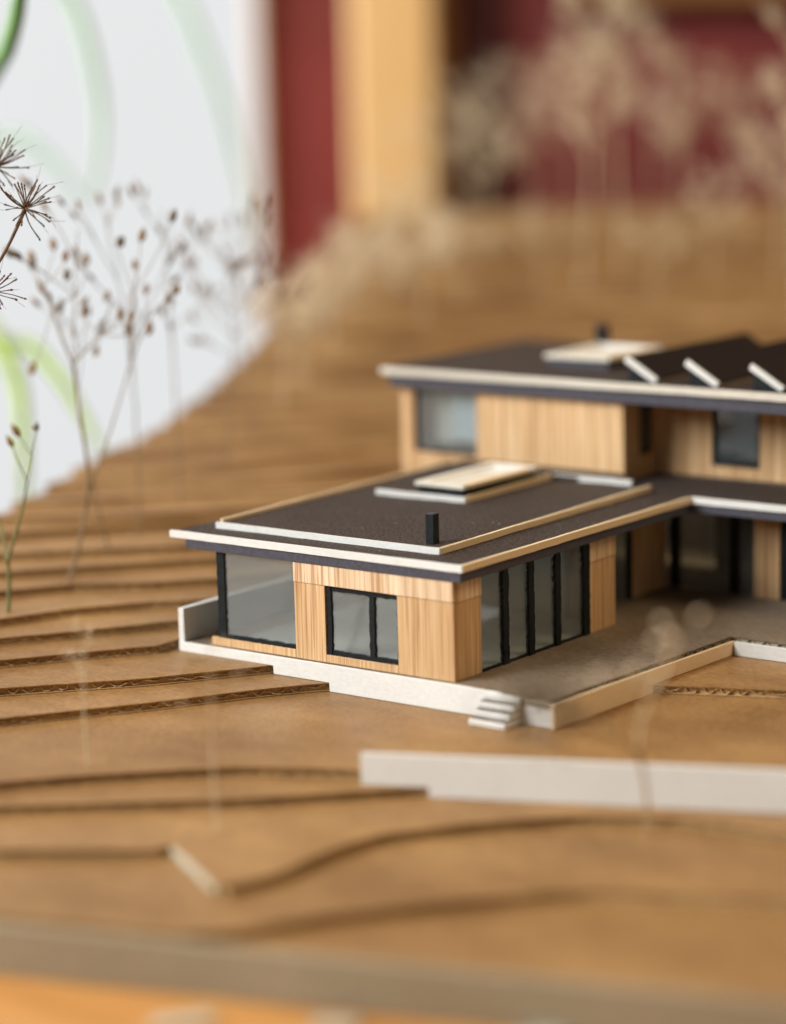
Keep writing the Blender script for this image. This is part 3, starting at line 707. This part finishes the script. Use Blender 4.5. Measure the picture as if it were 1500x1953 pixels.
# -- airy plants: branching sprays of tiny dry florets, out of focus in the photograph
def airy(name, e1, e2, h, spread, n_br, label, seed, mats=('dry_straw', 'dry_floret'), r0=1.2, lean=(0, 0), floret=1.3, dens=16, start=.4, cat='dried plant', grp='dried plants used as trees'):
    rg = random.Random(seed); z = ground(e1, e2) - .3; b = E(e1, e2, z)
    rt_ = root(name, b, label, cat, grp)
    top = b + E1 * lean[0] + E2 * lean[1] + Vector((0, 0, h))
    ax = bend(b, top, .04, rg, 10)
    bm = bmesh.new(); add_tube(bm, ax, [r0 * (1 - .06 * i) for i in range(11)], 6); obj('stem', bm, mats[0], rt_, True)
    for i in range(n_br):
        t_ = start + (1 - start) * (i + rg.random()) / n_br
        s = ax[min(10, int(t_ * 10))]; a = rg.uniform(0, 2 * math.pi); up_ = rg.uniform(.55, 1.3)
        d = Vector((math.cos(a), math.sin(a), up_)).normalized(); L = spread * rg.uniform(.55, 1.1) * (1.25 - .55 * t_)
        tip = s + d * L; bm = bmesh.new(); pth = bend(s, tip, .08, rg, 6); add_tube(bm, pth, [r0 * .45 * (1 - .1 * j) for j in range(7)], 4)
        obj('branch', bm, mats[0], rt_, True)
        bm = bmesh.new()
        for j in range(dens):
            f = rg.uniform(.45, 1); p0 = s.lerp(tip, f); dd = (d + Vector((rg.gauss(0, .7), rg.gauss(0, .7), rg.gauss(.2, .5)))).normalized()
            l2 = L * rg.uniform(.15, .42); p1 = p0 + dd * l2
            add_tube(bm, [p0, p0.lerp(p1, .5) + Vector((rg.gauss(0, .5), rg.gauss(0, .5), 0)), p1], r0 * .16 + .08, 3)
            for _ in range(2):
                o_ = Vector((rg.gauss(0, 1), rg.gauss(0, 1), rg.gauss(0, 1))) * floret * 1.6
                add_pod(bm, p1 + o_, dd + o_ * .3, floret * rg.uniform(1.2, 2.2), floret * rg.uniform(.4, .7), 4)
        obj('floret_spray', bm, mats[1], rt_)
    return rt_
def epx(x, D_): return -19.26 + (x - 750) / 4856.6 * D_     # e1 of a bearing at a distance
def ee(D_): return D_ / 0.984 - 826 - 40
# (bearing, distance, height, spread, branches, label, floret, density)
AIRY = [
 (1118, 1480, 178, 34, 15, 'tall pale dried flower rising straight behind the upper roof chimney', 1.1, 16, 1.0),
 (1195, 1530, 168, 32, 14, 'tall pale dried flower just right of the roof chimney', 1.1, 15, 1.0),
 (1290, 1560, 128, 40, 11, 'wide dried flower head in front of the dark red wall', 1.0, 12, .8),
 (1420, 1600, 105, 38, 9, 'bushy dried flower on the hill at the right edge', 1.0, 12, .7),
 (1020, 1590, 112, 38, 9, 'slender dried flower between the post and the tall pale pair', .9, 10, .7),
 (940, 1560, 80, 36, 10, 'dusky dried flower in front of the dark red wall beside the post', .9, 12, .7),
 (850, 1600, 78, 32, 8, 'thin dried flower standing in front of the wooden post', .8, 9, .6),
 (770, 1500, 52, 32, 9, 'short dried flower at the foot of the wooden post', 1.1, 14, .7),
 (700, 1420, 40, 30, 11, 'low pale dried flower clump on the crest below the post', 1.1, 12, .7),
 (640, 1330, 40, 28, 11, 'low cream dried flower clump left of the upper roof', 1.1, 12, .7),
 (590, 1270, 44, 28, 10, 'cream dried flower clump below the red strip of wall', 1.0, 12, .7),
 (820, 1390, 34, 28, 9, 'cream dried flower tuft just above the upper roof', 1.3, 16, .7),
 (890, 1450, 36, 28, 9, 'low pale dried flower tuft right of the wooden post', 1.2, 14, .7),
 (545, 1240, 56, 28, 9, 'pale dried flower on the slope where window and red wall meet', 1.0, 12, .6),
 (575, 1290, 30, 30, 11, 'low cream dried flower tuft at the left of the crest haze', 1.1, 10, .5),
 (670, 1375, 30, 32, 11, 'low cream dried flower tuft in the middle of the crest haze', 1.1, 10, .5),
 (745, 1440, 30, 32, 11, 'low cream dried flower tuft below the foot of the post', 1.1, 9, .5),
 (850, 1500, 30, 32, 10, 'low cream dried flower tuft at the right of the crest haze', 1.0, 8, .5),
 (1530, 1290, 178, 46, 12, 'tall straw coloured dried flower reaching into the top right corner', 1.0, 14, .9),
 (1040, 1470, 34, 34, 10, 'low thin dried flower left of the tall pale pair', .8, 6, .5),
 (1255, 1450, 34, 34, 10, 'low thin dried flower right of the tall pale pair', .8, 6, .5),
 (900, 1620, 96, 40, 10, 'wispy dried flower before the painted shade beside the post', .7, 12, .5),
 (1100, 1650, 104, 42, 10, 'wispy dried flower far behind the tall pale pair', .7, 12, .5),
 (1240, 1640, 112, 42, 10, 'wispy dried flower between the tall pair and the wide head', .7, 12, .5),
 (1360, 1500, 52, 34, 8, 'short dried flower behind the saw-tooth rooflights', 1.0, 12, .7),
 (1490, 1480, 88, 36, 9, 'dried flower half cut off at the right edge behind the house', 1.0, 12, .7),
]
for i, (x, D_, h, sp, nb, lab, fl_, dn, r0) in enumerate(AIRY):
    airy('dried_flower', epx(x, D_), ee(D_), h, sp, nb, lab, 100 + i, floret=fl_, dens=dn, r0=r0, start=.45)
# podded stems behind the sharp ones, softer with distance
def pod_tree(e1, e2, h, sp, nb, lab, seed, tw=3, podL=6.4, podW=1.25, pm=('seed_pod', 'seed_pod_dark')):
    rg = random.Random(seed); b = E(e1, e2, ground(e1, e2) - .3); top = b + Vector((rg.gauss(0, 6), rg.gauss(0, 6), h)); ax = bend(b, top, .05, rg, 10)
    segs = [(ax[i], ax[i + 1], .5 - .03 * i, .47 - .03 * i) for i in range(10)]; pods = []
    for i in range(nb):
        t_ = .5 + .5 * (i + rg.random()) / nb; s_ = ax[min(10, int(t_ * 10))]; a = rg.uniform(0, 6.283)
        d = Vector((math.cos(a), math.sin(a), rg.uniform(.7, 1.8))).normalized(); tip = s_ + d * sp * rg.uniform(.5, 1.1) * (1.3 - .6 * t_)
        segs.append((s_, tip, .24, .18))
        for j in range(tw):
            p0 = s_.lerp(tip, rg.uniform(.5, 1)); d2 = (d + Vector((rg.gauss(0, .5), rg.gauss(0, .5), rg.gauss(.3, .3)))).normalized(); p1 = p0 + d2 * sp * rg.uniform(.15, .4)
            segs.append((p0, p1, .15, .12)); pods.append((p1, d2 + Vector((rg.gauss(0, .2), rg.gauss(0, .2), .3)), rg.uniform(.75, 1.15)))
    return pod_plant('podded_seed_stem', b, segs, pods, lab, 'dry_stem', pm[0], seed=seed, podL=podL, podW=podW)
PT = [(205, 1015, 128, 34, 5, 'softly blurred podded stem just right of the sharp one', 3), (262, 1040, 132, 36, 5, 'blurred podded stem in the middle of the white window', 3), (345, 1075, 124, 36, 5, 'hazy podded stem nearer the red wall', 3),
      (425, 1120, 98, 34, 8, 'faint podded stem on the left cut edge of the slope', 3), (490, 1180, 84, 32, 8, 'faint podded stem where the white window meets the red wall', 3)]
for i, (x, D_, h, sp, nb, lab, tw) in enumerate(PT): pod_tree(epx(x, D_), ee(D_) + 8, h, sp, nb, lab, 500 + i, tw)
NEAR = [(152, 786, 46, 14, 4, 'faint blurred stem on the lower slope at the left', .8, 2, .4, (2, 0)),
        (395, 735, 60, 14, 4, 'faint blurred stem standing beside the short pale strip', .8, 2, .4, (0, 2))]
for i, (x, D_, h, sp, nb, lab, fl_, dn, r0, ln) in enumerate(NEAR):
    airy('dried_flower', epx(x, D_), ee(D_) + 10, h, sp, nb, lab, 300 + i, floret=fl_, dens=dn, r0=r0, lean=ln, start=.55)
D = 745
q = px(1236, 1600, D); b0 = Vector((q.x, q.y, ground(q.dot(E1), q.dot(E2)) - 0.3))
segs = [(b0, J(1222, 1450, -25), .7, .6), (J(1222, 1450, -25), J(1160, 1392, -50), .8, .7), (J(1160, 1392, -50), J(1050, 1356, -120), 1.0, .9), (J(1222, 1450, -25), J(1240, 1330, -60), .8, .7),
        (J(1240, 1330, -60), J(1290, 1215, -90), 1.0, .8), (J(1240, 1330, -60), J(1180, 1290, -90), 1.0, .8)]
nf = pod_plant('dried_flower', b0, segs, [], 'near blurred dried flower before the white retaining wall, its heads over the terrace', 'dry_straw', 'seed_pod', seed=8)
for x, y, dd_, n, rr, mt in ((1036, 1358, -120, 60, 9.0, 'seed_pod_dark'), (1292, 1205, -90, 4, 5.5, 'dry_floret'), (1178, 1285, -92, 3, 7, 'dry_floret')):
    bm = bmesh.new(); rg = random.Random(int(x))
    for _ in range(n):
        o_ = Vector((rg.gauss(0, 1), rg.gauss(0, 1), rg.gauss(0, .8))) * rr * .5; add_pod(bm, J(x, y, dd_) + o_, o_ + Vector((0, 0, .5)), 3.4, 1.25 if mt == 'seed_pod_dark' else 1.0, 5)
    obj('seed_head', bm, mt, nf, True)

# -- green houseplant by the window
hp = root('houseplant', E(-600, 1155, -662), 'green houseplant with long arching leaves before the white window', 'houseplant')
bm = bmesh.new(); pc = E(-600, 1155)
prev = None
for z, r_ in ((-661, 50), (-600, 62), (-555, 70), (-552, 76), (-530, 76), (-530, 68), (-545, 64)):
    ring = [bm.verts.new((pc.x + r_ * math.cos(2 * math.pi * k / 24), pc.y + r_ * math.sin(2 * math.pi * k / 24), z)) for k in range(24)]
    if prev:
        for k in range(24): bm.faces.new((prev[k], prev[(k + 1) % 24], ring[(k + 1) % 24], ring[k]))
    else: bm.faces.new(ring[::-1])
    prev = ring
bm.faces.new(prev); obj('pot', bm, 'terracotta', hp, True)
def leaf(pts, w, mat, seed):
    rg = random.Random(seed); P = [Vector(p) for p in pts]; n = 26; bm = bmesh.new(); prev = None
    def cr(t_):
        f = t_ * (len(P) - 1); i = min(int(f), len(P) - 2); u = f - i
        p0, p1, p2, p3 = P[max(i - 1, 0)], P[i], P[i + 1], P[min(i + 2, len(P) - 1)]
        return .5 * ((2 * p1) + (p2 - p0) * u + (2 * p0 - 5 * p1 + 4 * p2 - p3) * u * u + (3 * p1 - p0 - 3 * p2 + p3) * u ** 3)
    for i in range(n + 1):
        t_ = i / n; c = cr(t_); tn = (cr(min(1, t_ + .01)) - cr(max(0, t_ - .01))).normalized()
        sd = tn.cross(E2).normalized(); ww = w * (math.sin(math.pi * min(1, .12 + .88 * t_)) ** .6) * (1 - .35 * t_) + .6
        nn = sd.cross(tn).normalized()
        row = [bm.verts.new(c - sd * ww + nn * ww * .3), bm.verts.new(c), bm.verts.new(c + sd * ww + nn * ww * .3), bm.verts.new(c - nn * .8)]
        if prev:
            for k in range(4): bm.faces.new((prev[k], prev[(k + 1) % 4], row[(k + 1) % 4], row[k]))
        prev = row
    obj('leaf', bm, mat, hp, True)
lb = E(-600, 1155, -545)
W = lambda x, y, D_: px(x, y, D_)
leaf([lb, W(-260, 560, 1500), W(-40, 180, 1150), W(18, 75, 1080), W(40, -50, 1040), W(30, -190, 1030)], 4.2, 'green_leaf', 1)
leaf([lb, W(-300, 200, 1600), W(-20, -90, 1450), W(120, -20, 1400), W(178, 130, 1390), W(192, 260, 1390), W(176, 390, 1400)], 4.2, 'pale_leaf', 2)
leaf([lb, W(-180, 800, 1500), W(-60, 640, 1350), W(0, 668, 1300), W(36, 740, 1290), W(46, 860, 1290), W(48, 1000, 1300)], 4.6, 'lime_leaf', 3)
leaf([lb, W(-300, 250, 1700), W(60, -160, 1650), W(300, -60, 1620), W(400, 130, 1600), W(452, 300, 1600), W(490, 470, 1600)], 4.2, 'pale_leaf', 4)
leaf([lb, W(-160, 760, 1500), W(20, 660, 1330), W(95, 700, 1290), W(150, 780, 1270), W(196, 862, 1260)], 3.6, 'lime_leaf', 5)
leaf([lb, W(-200, 420, 1550), W(0, 270, 1450), W(90, 300, 1420), W(165, 392, 1400)], 3.4, 'pale_leaf', 6)
leaf([lb, W(-300, 700, 1600), W(-250, 300, 1500), W(-120, 100, 1400), W(-10, 150, 1350)], 4, 'green_leaf', 7)

# -- loose card offcuts on the table before the model
for i, (x, y, w_, d_, a, lab) in enumerate(((350, 1952, 16, 7, .3, 'cream card offcut lying on the table at the lower left'), (640, 1958, 12, 7, -.2, 'cream card offcut lying on the table near the middle'), (1020, 1985, 16, 8, .5, 'cream card offcut at the bottom right of the table'))):
    d = fwd + r2 * ((x - 750) / 4856.6) - u2 * ((y - 976.5) / 4856.6); p = CAMP + d * ((-34 - CAMP.z) / d.z)
    bm = bmesh.new(); add_box(bm, -w_ / 2, w_ / 2, -d_ / 2, d_ / 2, 0, 1.4, 0.1)
    bmesh.ops.rotate(bm, verts=bm.verts[:], cent=(0, 0, 0), matrix=Matrix.Rotation(a + TH, 3, 'Z')); bmesh.ops.translate(bm, verts=bm.verts[:], vec=(p.x, p.y, -34.15))
    tag(obj('card_offcut', bm, 'grey_card'), lab, 'offcut', 'card offcuts on the table')
